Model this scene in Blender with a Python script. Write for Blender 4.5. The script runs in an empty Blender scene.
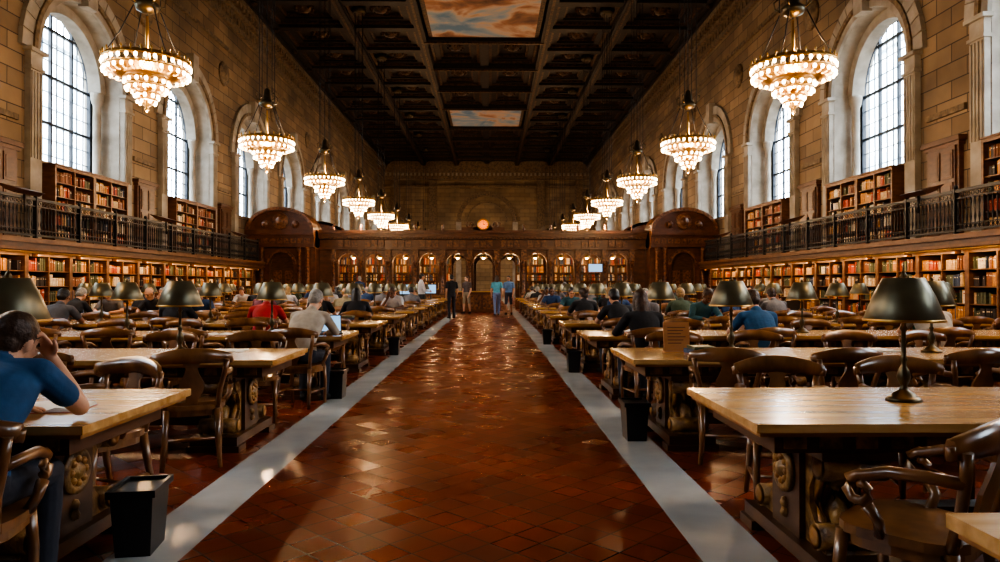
import bpy, bmesh, math, random
from math import sin, cos, pi, sqrt, radians
from mathutils import Vector, Matrix
from mathutils.bvhtree import BVHTree
random.seed(7)
S = bpy.context.scene
COL = S.collection

# ---------------------------------------------------------------- materials
def newmat(name):
    m = bpy.data.materials.new(name); m.use_nodes = True
    nt = m.node_tree
    return m, nt, nt.nodes['Principled BSDF']

def mat(name, col, rough=.5, metal=0., col2=None, scale=(4,4,4), bump=0., detail=4, emis=None, es=0., coat=0., objrand=0.):
    m, nt, b = newmat(name)
    N, L = nt.nodes, nt.links
    b.inputs['Base Color'].default_value = (*col, 1)
    b.inputs['Roughness'].default_value = rough
    b.inputs['Metallic'].default_value = metal
    b.inputs['Coat Weight'].default_value = coat
    b.inputs['Coat Roughness'].default_value = .15
    if emis:
        b.inputs['Emission Color'].default_value = (*emis, 1)
        b.inputs['Emission Strength'].default_value = es
    if col2:
        tc = N.new('ShaderNodeTexCoord'); mp = N.new('ShaderNodeMapping')
        mp.inputs['Scale'].default_value = scale
        L.new(tc.outputs['Object'], mp.inputs['Vector'])
        vec = mp.outputs['Vector']
        if objrand:
            oi = N.new('ShaderNodeObjectInfo'); ad = N.new('ShaderNodeVectorMath'); ad.operation='MULTIPLY_ADD'
            L.new(oi.outputs['Random'], ad.inputs[0]); ad.inputs[1].default_value=(37,53,71)
            L.new(vec, ad.inputs[2]); vec = ad.outputs[0]
        nz = N.new('ShaderNodeTexNoise'); nz.inputs['Scale'].default_value = 1; nz.inputs['Detail'].default_value = detail
        L.new(vec, nz.inputs['Vector'])
        cr = N.new('ShaderNodeValToRGB')
        cr.color_ramp.elements[0].position = .33; cr.color_ramp.elements[1].position = .68
        cr.color_ramp.elements[0].color = (*col, 1); cr.color_ramp.elements[1].color = (*col2, 1)
        L.new(nz.outputs['Fac'], cr.inputs['Fac']); L.new(cr.outputs['Color'], b.inputs['Base Color'])
        if bump:
            bp = N.new('ShaderNodeBump'); bp.inputs['Strength'].default_value = bump; bp.inputs['Distance'].default_value = .02
            L.new(nz.outputs['Fac'], bp.inputs['Height']); L.new(bp.outputs['Normal'], b.inputs['Normal'])
    return m

def brickmat(name, axes, c1, c2, mort, bw, rh, offset=.5, ms=.012, rough=.7, rot=0, bump=.3, noisec=.5, rn=0., big=.35, nb=.6, tilt=0.):
    m, nt, b = newmat(name); N, L = nt.nodes, nt.links
    g = N.new('ShaderNodeNewGeometry'); sp = N.new('ShaderNodeSeparateXYZ'); cb = N.new('ShaderNodeCombineXYZ')
    L.new(g.outputs['Position'], sp.inputs[0])
    L.new(sp.outputs[axes[0]], cb.inputs[0]); L.new(sp.outputs[axes[1]], cb.inputs[1])
    mp = N.new('ShaderNodeMapping'); mp.inputs['Rotation'].default_value = (0,0,rot)
    L.new(cb.outputs[0], mp.inputs['Vector'])
    br = N.new('ShaderNodeTexBrick'); br.offset = offset
    br.inputs['Scale'].default_value = 1; br.inputs['Brick Width'].default_value = bw; br.inputs['Row Height'].default_value = rh
    br.inputs['Mortar Size'].default_value = ms; br.inputs['Mortar Smooth'].default_value = .2
    br.inputs['Color1'].default_value = (*c1,1); br.inputs['Color2'].default_value = (*c2,1); br.inputs['Mortar'].default_value = (*mort,1)
    L.new(mp.outputs[0], br.inputs['Vector'])
    nz = N.new('ShaderNodeTexNoise'); nz.inputs['Scale'].default_value = big; nz.inputs['Detail'].default_value = 8
    L.new(g.outputs['Position'], nz.inputs['Vector'])
    mx = N.new('ShaderNodeMix'); mx.data_type='RGBA'; mx.blend_type='MULTIPLY'; mx.inputs[0].default_value = noisec
    L.new(br.outputs['Color'], mx.inputs[6])
    cr = N.new('ShaderNodeValToRGB'); cr.color_ramp.elements[0].position=.3; cr.color_ramp.elements[1].position=.7
    cr.color_ramp.elements[0].color=(.25,.22,.2,1); cr.color_ramp.elements[1].color=(1.3,1.2,1.1,1)
    L.new(nz.outputs['Fac'], cr.inputs['Fac']); L.new(cr.outputs['Color'], mx.inputs[7])
    L.new(mx.outputs[2], b.inputs['Base Color'])
    b.inputs['Roughness'].default_value = rough
    if rn:
        wn = N.new('ShaderNodeTexBrick'); wn.offset=offset
        for k,v in (('Scale',1),('Brick Width',bw),('Row Height',rh),('Mortar Size',0)): wn.inputs[k].default_value=v
        wn.inputs['Color1'].default_value=(0,0,0,1); wn.inputs['Color2'].default_value=(1,1,1,1)
        L.new(mp.outputs[0], wn.inputs['Vector'])
        mr = N.new('ShaderNodeMapRange'); mr.inputs[3].default_value = rough-rn; mr.inputs[4].default_value = rough+rn
        L.new(wn.outputs['Color'], mr.inputs[0]); L.new(mr.outputs[0], b.inputs['Roughness'])
    bp = N.new('ShaderNodeBump'); bp.inputs['Strength'].default_value = bump; bp.inputs['Distance'].default_value = .01; bp.invert = True
    ma = N.new('ShaderNodeMath'); ma.operation='MULTIPLY_ADD'
    n3 = N.new('ShaderNodeTexNoise'); n3.inputs['Scale'].default_value = 6
    L.new(g.outputs['Position'], n3.inputs['Vector'])
    L.new(n3.outputs['Fac'], ma.inputs[0]); ma.inputs[1].default_value=nb; L.new(br.outputs['Fac'], ma.inputs[2])
    L.new(ma.outputs[0], bp.inputs['Height']); L.new(bp.outputs['Normal'], b.inputs['Normal'])
    if tilt:
        # every tile is laid at a very slightly different angle
        dv = N.new('ShaderNodeVectorMath'); dv.operation='DIVIDE'; dv.inputs[1].default_value=(bw,rh,1); L.new(mp.outputs[0], dv.inputs[0])
        fl = N.new('ShaderNodeVectorMath'); fl.operation='FLOOR'; L.new(dv.outputs[0], fl.inputs[0])
        w = N.new('ShaderNodeTexWhiteNoise'); w.noise_dimensions='3D'; L.new(fl.outputs[0], w.inputs['Vector'])
        sb = N.new('ShaderNodeVectorMath'); sb.operation='SUBTRACT'; sb.inputs[1].default_value=(.5,.5,.5); L.new(w.outputs['Color'], sb.inputs[0])
        ml = N.new('ShaderNodeVectorMath'); ml.operation='MULTIPLY'; ml.inputs[1].default_value=(tilt,tilt,0); L.new(sb.outputs[0], ml.inputs[0])
        ad = N.new('ShaderNodeVectorMath'); ad.operation='ADD'; L.new(bp.outputs['Normal'], ad.inputs[0]); L.new(ml.outputs[0], ad.inputs[1])
        nm = N.new('ShaderNodeVectorMath'); nm.operation='NORMALIZE'; L.new(ad.outputs[0], nm.inputs[0]); L.new(nm.outputs[0], b.inputs['Normal'])
    return m

stone_y = brickmat('limestone_block_side', (1,2), (.27,.20,.12), (.17,.12,.07), (.05,.035,.022), 1.15, .46, ms=.016, noisec=.7, bump=.5)
stone_x = brickmat('limestone_block_end', (0,2), (.28,.215,.13), (.195,.145,.085), (.06,.045,.03), 1.15, .46, ms=.016, noisec=.65)
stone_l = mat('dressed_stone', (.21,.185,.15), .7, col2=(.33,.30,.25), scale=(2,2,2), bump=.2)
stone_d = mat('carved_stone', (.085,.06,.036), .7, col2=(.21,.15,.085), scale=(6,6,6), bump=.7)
tile = brickmat('red_quarry_tile', (0,1), (.25,.050,.015), (.15,.028,.010), (.05,.015,.008), .185, .185, offset=0, ms=.006, rough=.30, rot=pi/4, bump=.35, noisec=.45, rn=.08, big=1.2, nb=.12, tilt=.022)
marble = mat('grey_marble', (.38,.42,.43), .24, col2=(.52,.55,.55), scale=(1.5,1.5,1.5))
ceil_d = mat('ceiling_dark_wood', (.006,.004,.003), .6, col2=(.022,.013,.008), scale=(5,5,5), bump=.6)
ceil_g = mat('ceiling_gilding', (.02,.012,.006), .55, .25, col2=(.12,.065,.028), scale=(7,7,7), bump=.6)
oak = mat('oak_table_top', (.38,.215,.075), .24, col2=(.58,.36,.15), scale=(1.2,14,14), coat=.4, objrand=1)
oak_edge = mat('oak_table_edge', (.22,.095,.025), .35, col2=(.36,.18,.05), scale=(2,14,14), objrand=1)
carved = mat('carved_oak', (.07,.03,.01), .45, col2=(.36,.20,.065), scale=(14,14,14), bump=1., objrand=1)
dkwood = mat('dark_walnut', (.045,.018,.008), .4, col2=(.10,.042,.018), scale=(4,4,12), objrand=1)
chairw = mat('chair_wood', (.11,.048,.017), .28, col2=(.27,.13,.05), scale=(8,8,4), coat=.4, objrand=1)
casew = mat('bookcase_wood', (.09,.037,.015), .45, col2=(.17,.077,.03), scale=(3,3,9))
doorw = mat('door_wood', (.06,.024,.010), .45, col2=(.11,.045,.018), scale=(3,3,9))
partw = mat('partition_wood', (.065,.024,.011), .38, col2=(.13,.05,.022), scale=(3,3,5), bump=.3)
partc = mat('partition_carving', (.045,.016,.008), .4, col2=(.25,.11,.045), scale=(9,9,9), bump=1.)
bronze = mat('dark_bronze', (.055,.045,.028), .38, .8, col2=(.13,.10,.055), scale=(5,5,5))
shade_m = mat('lampshade_bronze', (.10,.09,.06), .38, .6, col2=(.17,.15,.09), scale=(3,3,6))
shade_in = mat('lampshade_gold_lining', (.8,.55,.22), .4, .3)
iron = mat('black_iron', (.012,.012,.014), .5, .3)
ironw = mat('window_iron', (.02,.025,.035), .5, .2)
brass = mat('gilt_brass', (.45,.27,.09), .35, .9)
bulb = mat('bulb_glow', (1,.85,.6), .4, emis=(1,.74,.43), es=16)
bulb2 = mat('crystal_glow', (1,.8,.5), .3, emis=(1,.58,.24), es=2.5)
dbulb = mat('desk_bulb_glow', (1,.8,.5), .4, emis=(1,.6,.25), es=14)
binm = mat('black_plastic', (.012,.013,.016), .35)
paper = mat('paper', (.75,.72,.66), .7)
laptop_m = mat('laptop_shell', (.03,.03,.035), .4)
screen_m = mat('screen_glow', (.1,.2,.3), .3, emis=(.35,.65,1), es=.9)
signwood = mat('sign_board', (.45,.20,.08), .5, col2=(.55,.27,.11), scale=(4,4,12))
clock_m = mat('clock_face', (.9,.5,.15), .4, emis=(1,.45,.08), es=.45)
bldg = brickmat('office_facade', (1,2), (.38,.50,.60), (.50,.60,.68), (.85,.88,.90), 2.6, 3.4, offset=0, ms=.55, rough=.6, bump=0, noisec=0.1)
bookm = [mat('book_%d'%i, c, .55, col2=tuple(x*.6 for x in c), scale=(20,20,20)) for i,c in enumerate([
 (.42,.07,.035),(.24,.09,.04),(.62,.42,.22),(.05,.08,.15),(.10,.11,.06),(.75,.66,.5),(.04,.03,.03),(.55,.26,.07)])]

def skycloud():
    m, nt, b = newmat('ceiling_mural'); N, L = nt.nodes, nt.links
    g = N.new('ShaderNodeNewGeometry'); nz = N.new('ShaderNodeTexNoise'); nz.inputs['Scale'].default_value=.42; nz.inputs['Detail'].default_value=7
    nz.inputs['Distortion'].default_value=.7
    L.new(g.outputs['Position'], nz.inputs['Vector'])
    cr = N.new('ShaderNodeValToRGB'); e=cr.color_ramp.elements
    e[0].position=.36; e[0].color=(.11,.22,.34,1); e[1].position=.72; e[1].color=(.08,.045,.035,1)
    for p,c in ((.45,(.25,.33,.39,1)),(.53,(.48,.36,.26,1)),(.60,(.32,.16,.09,1))):
        x=e.new(p); x.color=c
    L.new(nz.outputs['Fac'], cr.inputs['Fac']); L.new(cr.outputs['Color'], b.inputs['Base Color'])
    b.inputs['Roughness'].default_value=.7
    return m
mural = skycloud()

# ---------------------------------------------------------------- mesh builder
class MB:
    def __init__(s): s.v=[]; s.f=[]; s.m=[]; s.s=[]; s.mats=[]
    def mi(s, m):
        if m not in s.mats: s.mats.append(m)
        return s.mats.index(m)
    def face(s, idx, m, sm=False): s.f.append(tuple(idx)); s.m.append(s.mi(m)); s.s.append(sm)
    def poly(s, pts, m, sm=False):
        n=len(s.v); s.v += [tuple(p) for p in pts]; s.face(range(n,n+len(pts)), m, sm)
    def hexa(s, c, m):
        n=len(s.v); s.v += [tuple(p) for p in c]
        for q in ((0,3,2,1),(4,5,6,7),(0,1,5,4),(1,2,6,5),(2,3,7,6),(3,0,4,7)): s.face([n+i for i in q], m)
    def box(s, x0,x1,y0,y1,z0,z1, m, M=None, taper=1.):
        cx,cy=(x0+x1)/2,(y0+y1)/2
        c=[(x0,y0,z0),(x1,y0,z0),(x1,y1,z0),(x0,y1,z0)]
        c=[(cx+(a-cx)*taper, cy+(b-cy)*taper, z) for a,b,z in c]
        c+=[(x0,y0,z1),(x1,y0,z1),(x1,y1,z1),(x0,y1,z1)]
        if M: c=[M@Vector(p) for p in c]
        s.hexa(c, m)
    def pbox(s, P, u0,u1,z0,z1,d0,d1, m):
        s.hexa([P(u0,z0,d0),P(u1,z0,d0),P(u1,z0,d1),P(u0,z0,d1),P(u0,z1,d0),P(u1,z1,d0),P(u1,z1,d1),P(u0,z1,d1)], m)
    def lathe(s, prof, c, m, seg=16, M=None, ax='z', open=False):
        n=len(s.v)
        for r,z in prof:
            for i in range(seg):
                a=2*pi*i/seg
                p=Vector((r*cos(a), r*sin(a), z))
                if ax=='x': p=Vector((p.z,p.x,p.y))
                if ax=='y': p=Vector((p.x,p.z,p.y))
                p=p+Vector(c)
                if M: p=M@p
                s.v.append(tuple(p))
        for j in range(len(prof)-1):
            for i in range(seg):
                k=(i+1)%seg
                s.face((n+j*seg+i, n+j*seg+k, n+(j+1)*seg+k, n+(j+1)*seg+i), m, True)
        if open: return
        if prof[0][0]>1e-4: s.face(range(n,n+seg), m)
        if prof[-1][0]>1e-4: s.face(range(n+(len(prof)-1)*seg, n+len(prof)*seg), m)
    def tube(s, pts, rad, m, seg=8, flat=1., up=Vector((0,0,1)), closed=False):
        pts=[Vector(p) for p in pts]; k=len(pts)
        if not hasattr(rad,'__len__'): rad=[rad]*k
        n=len(s.v)
        for i,p in enumerate(pts):
            if closed: t=pts[(i+1)%k]-pts[i-1]
            else: t=pts[min(i+1,k-1)]-pts[max(i-1,0)]
            t.normalize()
            a=t.cross(up)
            if a.length<.05: a=t.cross(Vector((0,1,0)))
            a.normalize(); b=a.cross(t)
            for j in range(seg):
                w=2*pi*(j+.5)/seg
                s.v.append(tuple(p+a*cos(w)*rad[i]+b*sin(w)*rad[i]*flat))
        for i in range(k if closed else k-1):
            for j in range(seg):
                q=(j+1)%seg; i2=(i+1)%k
                s.face((n+i*seg+j,n+i*seg+q,n+i2*seg+q,n+i2*seg+j), m, seg>4)
        if not closed:
            s.face(range(n,n+seg), m); s.face(range(n+(k-1)*seg,n+k*seg), m)
    def extr(s, prof, fn, t0, t1, m):
        n=len(s.v); k=len(prof)
        s.v += [tuple(fn(a,b,t0)) for a,b in prof]+[tuple(fn(a,b,t1)) for a,b in prof]
        s.face(range(n,n+k), m); s.face(range(n+k,n+2*k), m)
        for i in range(k):
            j=(i+1)%k; s.face((n+i,n+j,n+k+j,n+k+i), m)
    def ball(s, c, r, m, seg=8, rings=5, sc=(1,1,1)):
        prof=[(r*sin(pi*i/rings)+1e-5, -r*cos(pi*i/rings)*sc[2]) for i in range(rings+1)]
        s.lathe(prof, c, m, seg)
    def mesh(s, name):
        me=bpy.data.meshes.new(name); me.from_pydata(s.v, [], s.f)
        for m in s.mats: me.materials.append(m)
        me.polygons.foreach_set('material_index', s.m); me.polygons.foreach_set('use_smooth', s.s)
        bm=bmesh.new(); bm.from_mesh(me); bmesh.ops.recalc_face_normals(bm, faces=bm.faces); bm.to_mesh(me); bm.free()
        me.update(); return me
def obj(name, me, loc=(0,0,0), rz=0, sc=None):
    if isinstance(me, MB): me=me.mesh(name)
    o=bpy.data.objects.new(name, me); o.location=loc; o.rotation_euler=(0,0,rz)
    if sc: o.scale=sc
    COL.objects.link(o); return o

# ---------------------------------------------------------------- dimensions
XL, XR, XC, H = -12.2, 11.5, -.35, 15.75
Y0, YF, YP = -4.6, 80.6, 36.3
WC = [6.4-7.35+7.35*i for i in range(11)]
HW, SILL, SPR = 2.1, 4.75, 7.6

def arch_wall(mb, P, u0, u1, wins, hw, sills, spring, top, base, depth, mf, mr, N=16):
    cur=u0
    Q=lambda a,b,z0,z1,m: mb.poly([P(a,z0,0),P(b,z0,0),P(b,z1,0),P(a,z1,0)], m)
    for c,sill in zip(wins,sills):
        if c-hw>cur: Q(cur,c-hw,base,top,mf)
        if sill>base:
            Q(c-hw,c+hw,base,sill,mf)
            mb.poly([P(c-hw,sill,0),P(c+hw,sill,0),P(c+hw,sill,depth),P(c-hw,sill,depth)], mr)
        for e in (-hw,hw):
            mb.poly([P(c+e,sill,0),P(c+e,spring,0),P(c+e,spring,depth),P(c+e,sill,depth)], mr)
        for i in range(N):
            a,b=pi-pi*i/N, pi-pi*(i+1)/N
            ua,za,ub,zb=c+hw*cos(a),spring+hw*sin(a),c+hw*cos(b),spring+hw*sin(b)
            mb.poly([P(ua,za,0),P(ub,zb,0),P(ub,top,0),P(ua,top,0)], mf)
            mb.poly([P(ua,za,0),P(ub,zb,0),P(ub,zb,depth),P(ua,za,depth)], mr)
        cur=c+hw
    if u1>cur: Q(cur,u1,base,top,mf)
def arch_ring(mb, P, c, spring, r0, r1, d0, d1, m, N=20, a0=0, a1=pi, gap=0.):
    for i in range(N):
        a,b=a0+(a1-a0)*(i+gap/2)/N, a0+(a1-a0)*(i+1-gap/2)/N
        A=[(c+r*cos(t), spring+r*sin(t)) for t in (a,b) for r in (r0,r1)]
        mb.hexa([P(*A[0],d0),P(*A[1],d0),P(*A[3],d0),P(*A[2],d0),P(*A[0],d1),P(*A[1],d1),P(*A[3],d1),P(*A[2],d1)], m)

# walls
for nm,x,sg in (('wall_left',XL,-1),('wall_right',XR,1)):
    mb=MB(); arch_wall(mb, lambda u,z,d:(x+sg*d,u,z), Y0, YF, WC, HW, [SILL]*len(WC), SPR, H, 0, 1.15, stone_y, stone_l)
    obj(nm, mb)
# cornices
for n,(x,sg) in enumerate(((XL,1),(XR,-1))):
    mb=MB()
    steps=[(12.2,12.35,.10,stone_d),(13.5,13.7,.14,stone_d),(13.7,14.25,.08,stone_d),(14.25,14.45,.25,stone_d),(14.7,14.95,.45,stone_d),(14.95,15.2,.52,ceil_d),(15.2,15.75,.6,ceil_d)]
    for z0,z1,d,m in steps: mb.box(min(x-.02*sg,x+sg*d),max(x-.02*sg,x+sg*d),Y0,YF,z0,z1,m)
    y=Y0
    while y<YF:
        mb.box(min(x,x+sg*.42),max(x,x+sg*.42),y,y+.22,14.45,14.7,stone_d)
        mb.box(min(x,x+sg*.13),max(x,x+sg*.13),y+.05,y+.3,13.82,14.12,stone_d); y+=.46
    obj('trim_%d'%(n+1), mb)
# end walls
mb=MB(); mb.poly([(XL,YF,0),(XR,YF,0),(XR,YF,H),(XL,YF,H)], stone_x)
PF=lambda u,z,d:(u,YF-d,z)
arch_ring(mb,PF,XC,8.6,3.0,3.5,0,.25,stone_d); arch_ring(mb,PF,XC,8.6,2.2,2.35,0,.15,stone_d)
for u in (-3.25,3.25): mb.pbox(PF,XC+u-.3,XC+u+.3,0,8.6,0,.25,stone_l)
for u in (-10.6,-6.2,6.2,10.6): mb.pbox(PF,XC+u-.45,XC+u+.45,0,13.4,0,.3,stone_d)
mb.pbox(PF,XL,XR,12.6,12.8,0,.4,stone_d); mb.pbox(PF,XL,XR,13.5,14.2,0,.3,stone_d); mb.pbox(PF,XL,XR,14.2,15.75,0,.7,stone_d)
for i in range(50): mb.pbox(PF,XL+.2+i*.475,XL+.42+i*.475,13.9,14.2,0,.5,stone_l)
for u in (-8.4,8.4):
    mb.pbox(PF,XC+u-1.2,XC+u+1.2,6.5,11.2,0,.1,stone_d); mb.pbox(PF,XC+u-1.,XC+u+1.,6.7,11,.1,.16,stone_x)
obj('wall_far', mb)
mb=MB(); mb.poly([(XL,Y0,0),(XR,Y0,0),(XR,Y0,H),(XL,Y0,H)], stone_x); obj('wall_back', mb)

# floor
AL, AR, ST = -1.525, 1.04, .37
mb=MB()
xs=[XL,AL-ST,AL,AR,AR+ST,XR]
for i,(a,b) in enumerate(zip(xs,xs[1:])):
    mb.poly([(a,Y0,0),(b,Y0,0),(b,YF,0),(a,YF,0)], marble if i in (1,3) else tile)
obj('floor', mb)

# ceiling
mb=MB()
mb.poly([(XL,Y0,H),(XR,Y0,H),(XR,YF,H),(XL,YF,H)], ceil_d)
def coffer(mb,x0,x1,y0,y1,ros=True):
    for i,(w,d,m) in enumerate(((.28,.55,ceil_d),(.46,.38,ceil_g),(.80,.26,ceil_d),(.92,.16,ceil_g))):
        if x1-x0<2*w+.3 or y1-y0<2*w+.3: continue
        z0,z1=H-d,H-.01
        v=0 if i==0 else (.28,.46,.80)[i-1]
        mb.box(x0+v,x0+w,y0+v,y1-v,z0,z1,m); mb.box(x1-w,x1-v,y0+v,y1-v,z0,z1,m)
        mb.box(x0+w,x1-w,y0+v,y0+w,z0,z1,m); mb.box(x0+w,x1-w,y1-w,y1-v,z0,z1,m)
    if ros:
        c=((x0+x1)/2,(y0+y1)/2,H); mb.lathe([(.55,-.02),(.5,-.16),(.36,-.12),(.3,-.26),(.001,-.34)],c,ceil_g,10)
        for k in range(8):
            a=k*pi/4; mb.ball((c[0]+.45*cos(a),c[1]+.45*sin(a),H-.16),.1,ceil_g,6,4)
        for a in (x0,x1):
            for q in (y0,y1): mb.lathe([(.26,-.55),(.22,-.66),(.1,-.62),(.001,-.72)],(a,q,H),ceil_g,8)
muralY=[(26.2,39.5),(54.5,61.5),(3,16)]
xs=[XL+.55,XL+4.65,XC-3.45,XC+3.45,XR-4.65,XR-.55]
rows=[Y0+i*3.55 for i in range(24)]+[YF]
for y0,y1 in zip(rows,rows[1:]):
    for i in (0,1,3,4): coffer(mb,xs[i],xs[i+1],y0,y1)
for a in xs[1:-1]: mb.box(a-.24,a+.24,Y0,YF,H-.74,H-.3,ceil_d); mb.box(a-.07,a+.07,Y0,YF,H-.79,H-.74,ceil_g)
ys=[Y0,3,16,21,26.2,39.5,44.5,49.5,54.5,61.5,66.5,71.5,76,YF]
for y0,y1 in zip(ys,ys[1:]):
    mb.box(xs[2],xs[3],y1-.25,y1+.25,H-.7,H-.02,ceil_d); mb.box(xs[2],xs[3],y1-.1,y1+.1,H-.78,H-.7,ceil_g)
    if (y0,y1) in muralY:
        mb.box(XC-3.1,XC+3.1,y0+.2,y1-.2,H-.5,H-.35,ceil_g); mb.box(XC-2.85,XC+2.85,y0+.5,y1-.5,H-.56,H-.5,mural)
    else:
        coffer(mb,xs[2],XC,y0,y1); coffer(mb,XC,xs[3],y0,y1)
obj('ceiling', mb)

# windows
mb=MB(); P=lambda u,z,d:(-d,u,z)
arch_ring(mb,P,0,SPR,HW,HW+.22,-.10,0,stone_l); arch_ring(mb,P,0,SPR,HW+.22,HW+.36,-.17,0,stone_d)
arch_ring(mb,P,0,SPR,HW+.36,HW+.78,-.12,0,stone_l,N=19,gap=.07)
mb.pbox(P,-.25,.25,SPR+HW-.1,SPR+HW+.95,-.32,.0,stone_l)
for s_ in (-1,1):
    a,b=sorted((s_*(HW+.02),s_*(HW+.5)))
    mb.pbox(P,a,b,2.46,SPR-.55,-.16,0,stone_l)
    for k,(z0,z1,e) in enumerate(((SPR-.55,SPR-.47,.05),(SPR-.47,SPR-.1,.01),(SPR-.1,SPR,.10))): mb.pbox(P,a-e,b+e,z0,z1,-.16-e,0,stone_l)
    for k in range(4): mb.pbox(P,a+.02+k*.12,a+.07+k*.12,4.7,SPR-.6,-.19,-.16,stone_l)
    mb.lathe([(.17,4.78),(.17,4.95),(.13,5.0),(.12,SPR-.4),(.16,SPR-.35),(.2,SPR-.1),(.2,SPR)],(-.62,s_*(HW-.2),0),stone_l,12)
arch_ring(mb,P,0,SPR,HW-.32,HW,.45,.85,stone_l)
D0,D1=.93,1.0
R=HW-.02
arch_ring(mb,P,0,SPR,R-.12,R,D0-.05,D1,ironw)
for s_ in (-1,1): a,b=sorted((s_*(R-.12),s_*R)); mb.pbox(P,a,b,SILL,SPR,D0-.05,D1,ironw)
for i in range(1,12):
    u=-R+i*2*R/12; w=.04 if i%3==0 else .009
    mb.pbox(P,u-w,u+w,SILL,SPR+sqrt(R*R-u*u)-.02,D0-(.02 if i%3==0 else -.03),D1,ironw)
z=SILL; k=0
while z<SPR+R-.1:
    hwz=R if z<=SPR else sqrt(max(0,R*R-(z-SPR)**2)); w=.035 if k%3==0 else .010
    mb.pbox(P,-hwz,hwz,z-(0 if k==0 else w),z+w,D0-(.02 if k%3==0 else -.03),D1,ironw); z+=.47; k+=1
wm=mb.mesh('window')
n=0
for c in WC:
    n+=1; obj('window_%d'%n, wm, (XL,c,0)); n+=1; obj('window_%d'%n, wm, (XR,c,0), pi)
    for x,ry in ((XL-1.12,-pi/2),(XR+1.12,pi/2)):
        l=bpy.data.lights.new('window_portal','AREA'); l.shape='RECTANGLE'; l.size=5.0; l.size_y=4.2; l.cycles.is_portal=True
        o=bpy.data.objects.new('window_portal',l); o.location=(x,c,SILL+2.5); o.rotation_euler=(0,ry,0); COL.objects.link(o)

# exterior buildings
for nm,x0,x1,y0,y1,h in (('office_building',-52,-42,-10,26,20),('office_building',-55,-45,30,95,26),('office_building',42,52,-10,30,17),('office_building',45,56,36,95,28)):
    mb=MB(); mb.box(x0,x1,y0,y1,-2,h,bldg); mb.box(x0-.5,x1+.5,y0-.5,y1+.5,h,h+1,marble); mb.box(x0+3,x1-3,y0+6,y0+12,h+1,h+4,marble); obj(nm,mb)
mb=MB(); mb.poly([(-150,-100,-2.1),(-13.4,-100,-2.1),(-13.4,200,-2.1),(-150,200,-2.1)],stone_l); mb.poly([(13,-100,-2.1),(150,-100,-2.1),(150,200,-2.1),(13,200,-2.1)],stone_l); obj('ground',mb)

# ---------------------------------------------------------------- bookcases (face +X, width along Y, back at x=0)
def bookcase(w,h,ns,depth,seed,top=.12):
    r=random.Random(seed); mb=MB(); hw=w/2
    mb.box(0.005,.03,-hw,hw,0,h,casew); mb.box(0.005,depth,-hw,-hw+.05,0,h,casew); mb.box(0.005,depth,hw-.05,hw,0,h,casew)
    mb.box(0.005,depth+.03,-hw,hw,h-top,h,casew); mb.box(0.005,depth+.07,-hw,hw,h-.04,h,casew); mb.box(0.005,depth+.02,-hw,hw,0,.12,casew)
    mb.box(depth,depth+.025,-hw,-hw+.07,.1,h-top,casew); mb.box(depth,depth+.025,hw-.07,hw,.1,h-top,casew); mb.box(0.005,depth,-.025,.025,0,h-top,casew)
    sh=(h-top-.12)/ns
    for i in range(ns):
        z=.12+i*sh; mb.box(0.005,depth-.01,-hw+.05,hw-.05,z,z+.025,casew)
        for a,b in ((-hw+.06,-.03),(.03,hw-.06)):
            y=a+r.uniform(0,.05); m=r.choice(bookm); bh=r.uniform(.6,.85)
            while y<b-.03:
                if r.random()<.3: m=r.choice(bookm); bh=r.uniform(.58,.9)
                if r.random()<.04: y+=r.uniform(.04,.15); continue
                t=r.uniform(.028,.06)
                if y+t>b: break
                hh=bh*(sh-.03)*r.uniform(.96,1.04); dd=depth-.05-r.uniform(0,.03)
                mb.box(.04,dd,y,y+t-.004,z+.026,z+.026+min(hh,sh-.035),m)
                if r.random()<.5: mb.box(dd,dd+.002,y+.002,y+t-.006,z+.026+hh*.72,z+.026+hh*.8,bookm[5] if m is not bookm[5] else bookm[0])
                y+=t
    return mb.mesh('bookcase')
low=[bookcase(1.84,2.2,5,.7,i) for i in range(4)]
upp=[bookcase(1.92,2.2,5,.36,20+i) for i in range(3)]
y=Y0+.95; i=0
while y<34.0:
    obj('bookcase',low[i%4],(XL,y,0),0); obj('bookcase',low[(i*3+1)%4],(XR,y,0),pi); y+=1.84; i+=1
k=0
for c in WC[:6]:
    for s_ in (-.96,.96):
        if c+s_>34: continue
        obj('bookcase',upp[k%3],(XL,c+s_,2.47),0); obj('bookcase',upp[(k+1)%3],(XR,c+s_,2.47),pi); k+=1
# gallery
for nm,x,s_ in (('gallery',XL,1),('gallery',XR,-1)):
    mb=MB()
    def bx(d0,d1,y0,y1,z0,z1,m): mb.box(min(x+s_*d0,x+s_*d1),max(x+s_*d0,x+s_*d1),y0,y1,z0,z1,m)
    bx(0.005,1.0,Y0+.02,34.9,2.26,2.46,dkwood); bx(.9,1.06,Y0+.02,34.9,2.38,2.5,casew); bx(.86,1.02,Y0+.02,34.9,2.2,2.27,casew)
    y=Y0+.1
    while y<34.7: 
        bx(.8,.95,y,y+.1,2.06,2.26,dkwood); y+=1.84
    obj(nm,mb)
mb=MB()  # railing panel 1.84 along y, at x=0
mb.box(-.035,.035,-.92,.92,.93,1.0,iron); mb.box(-.02,.02,-.92,.92,.78,.81,iron); mb.box(-.02,.02,-.92,.92,.05,.1,iron); mb.box(-.02,.02,-.92,.92,.2,.22,iron)
mb.box(-.05,.05,.86,.92,0,1.02,iron); mb.ball((0,.89,1.06),.05,iron)
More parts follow.
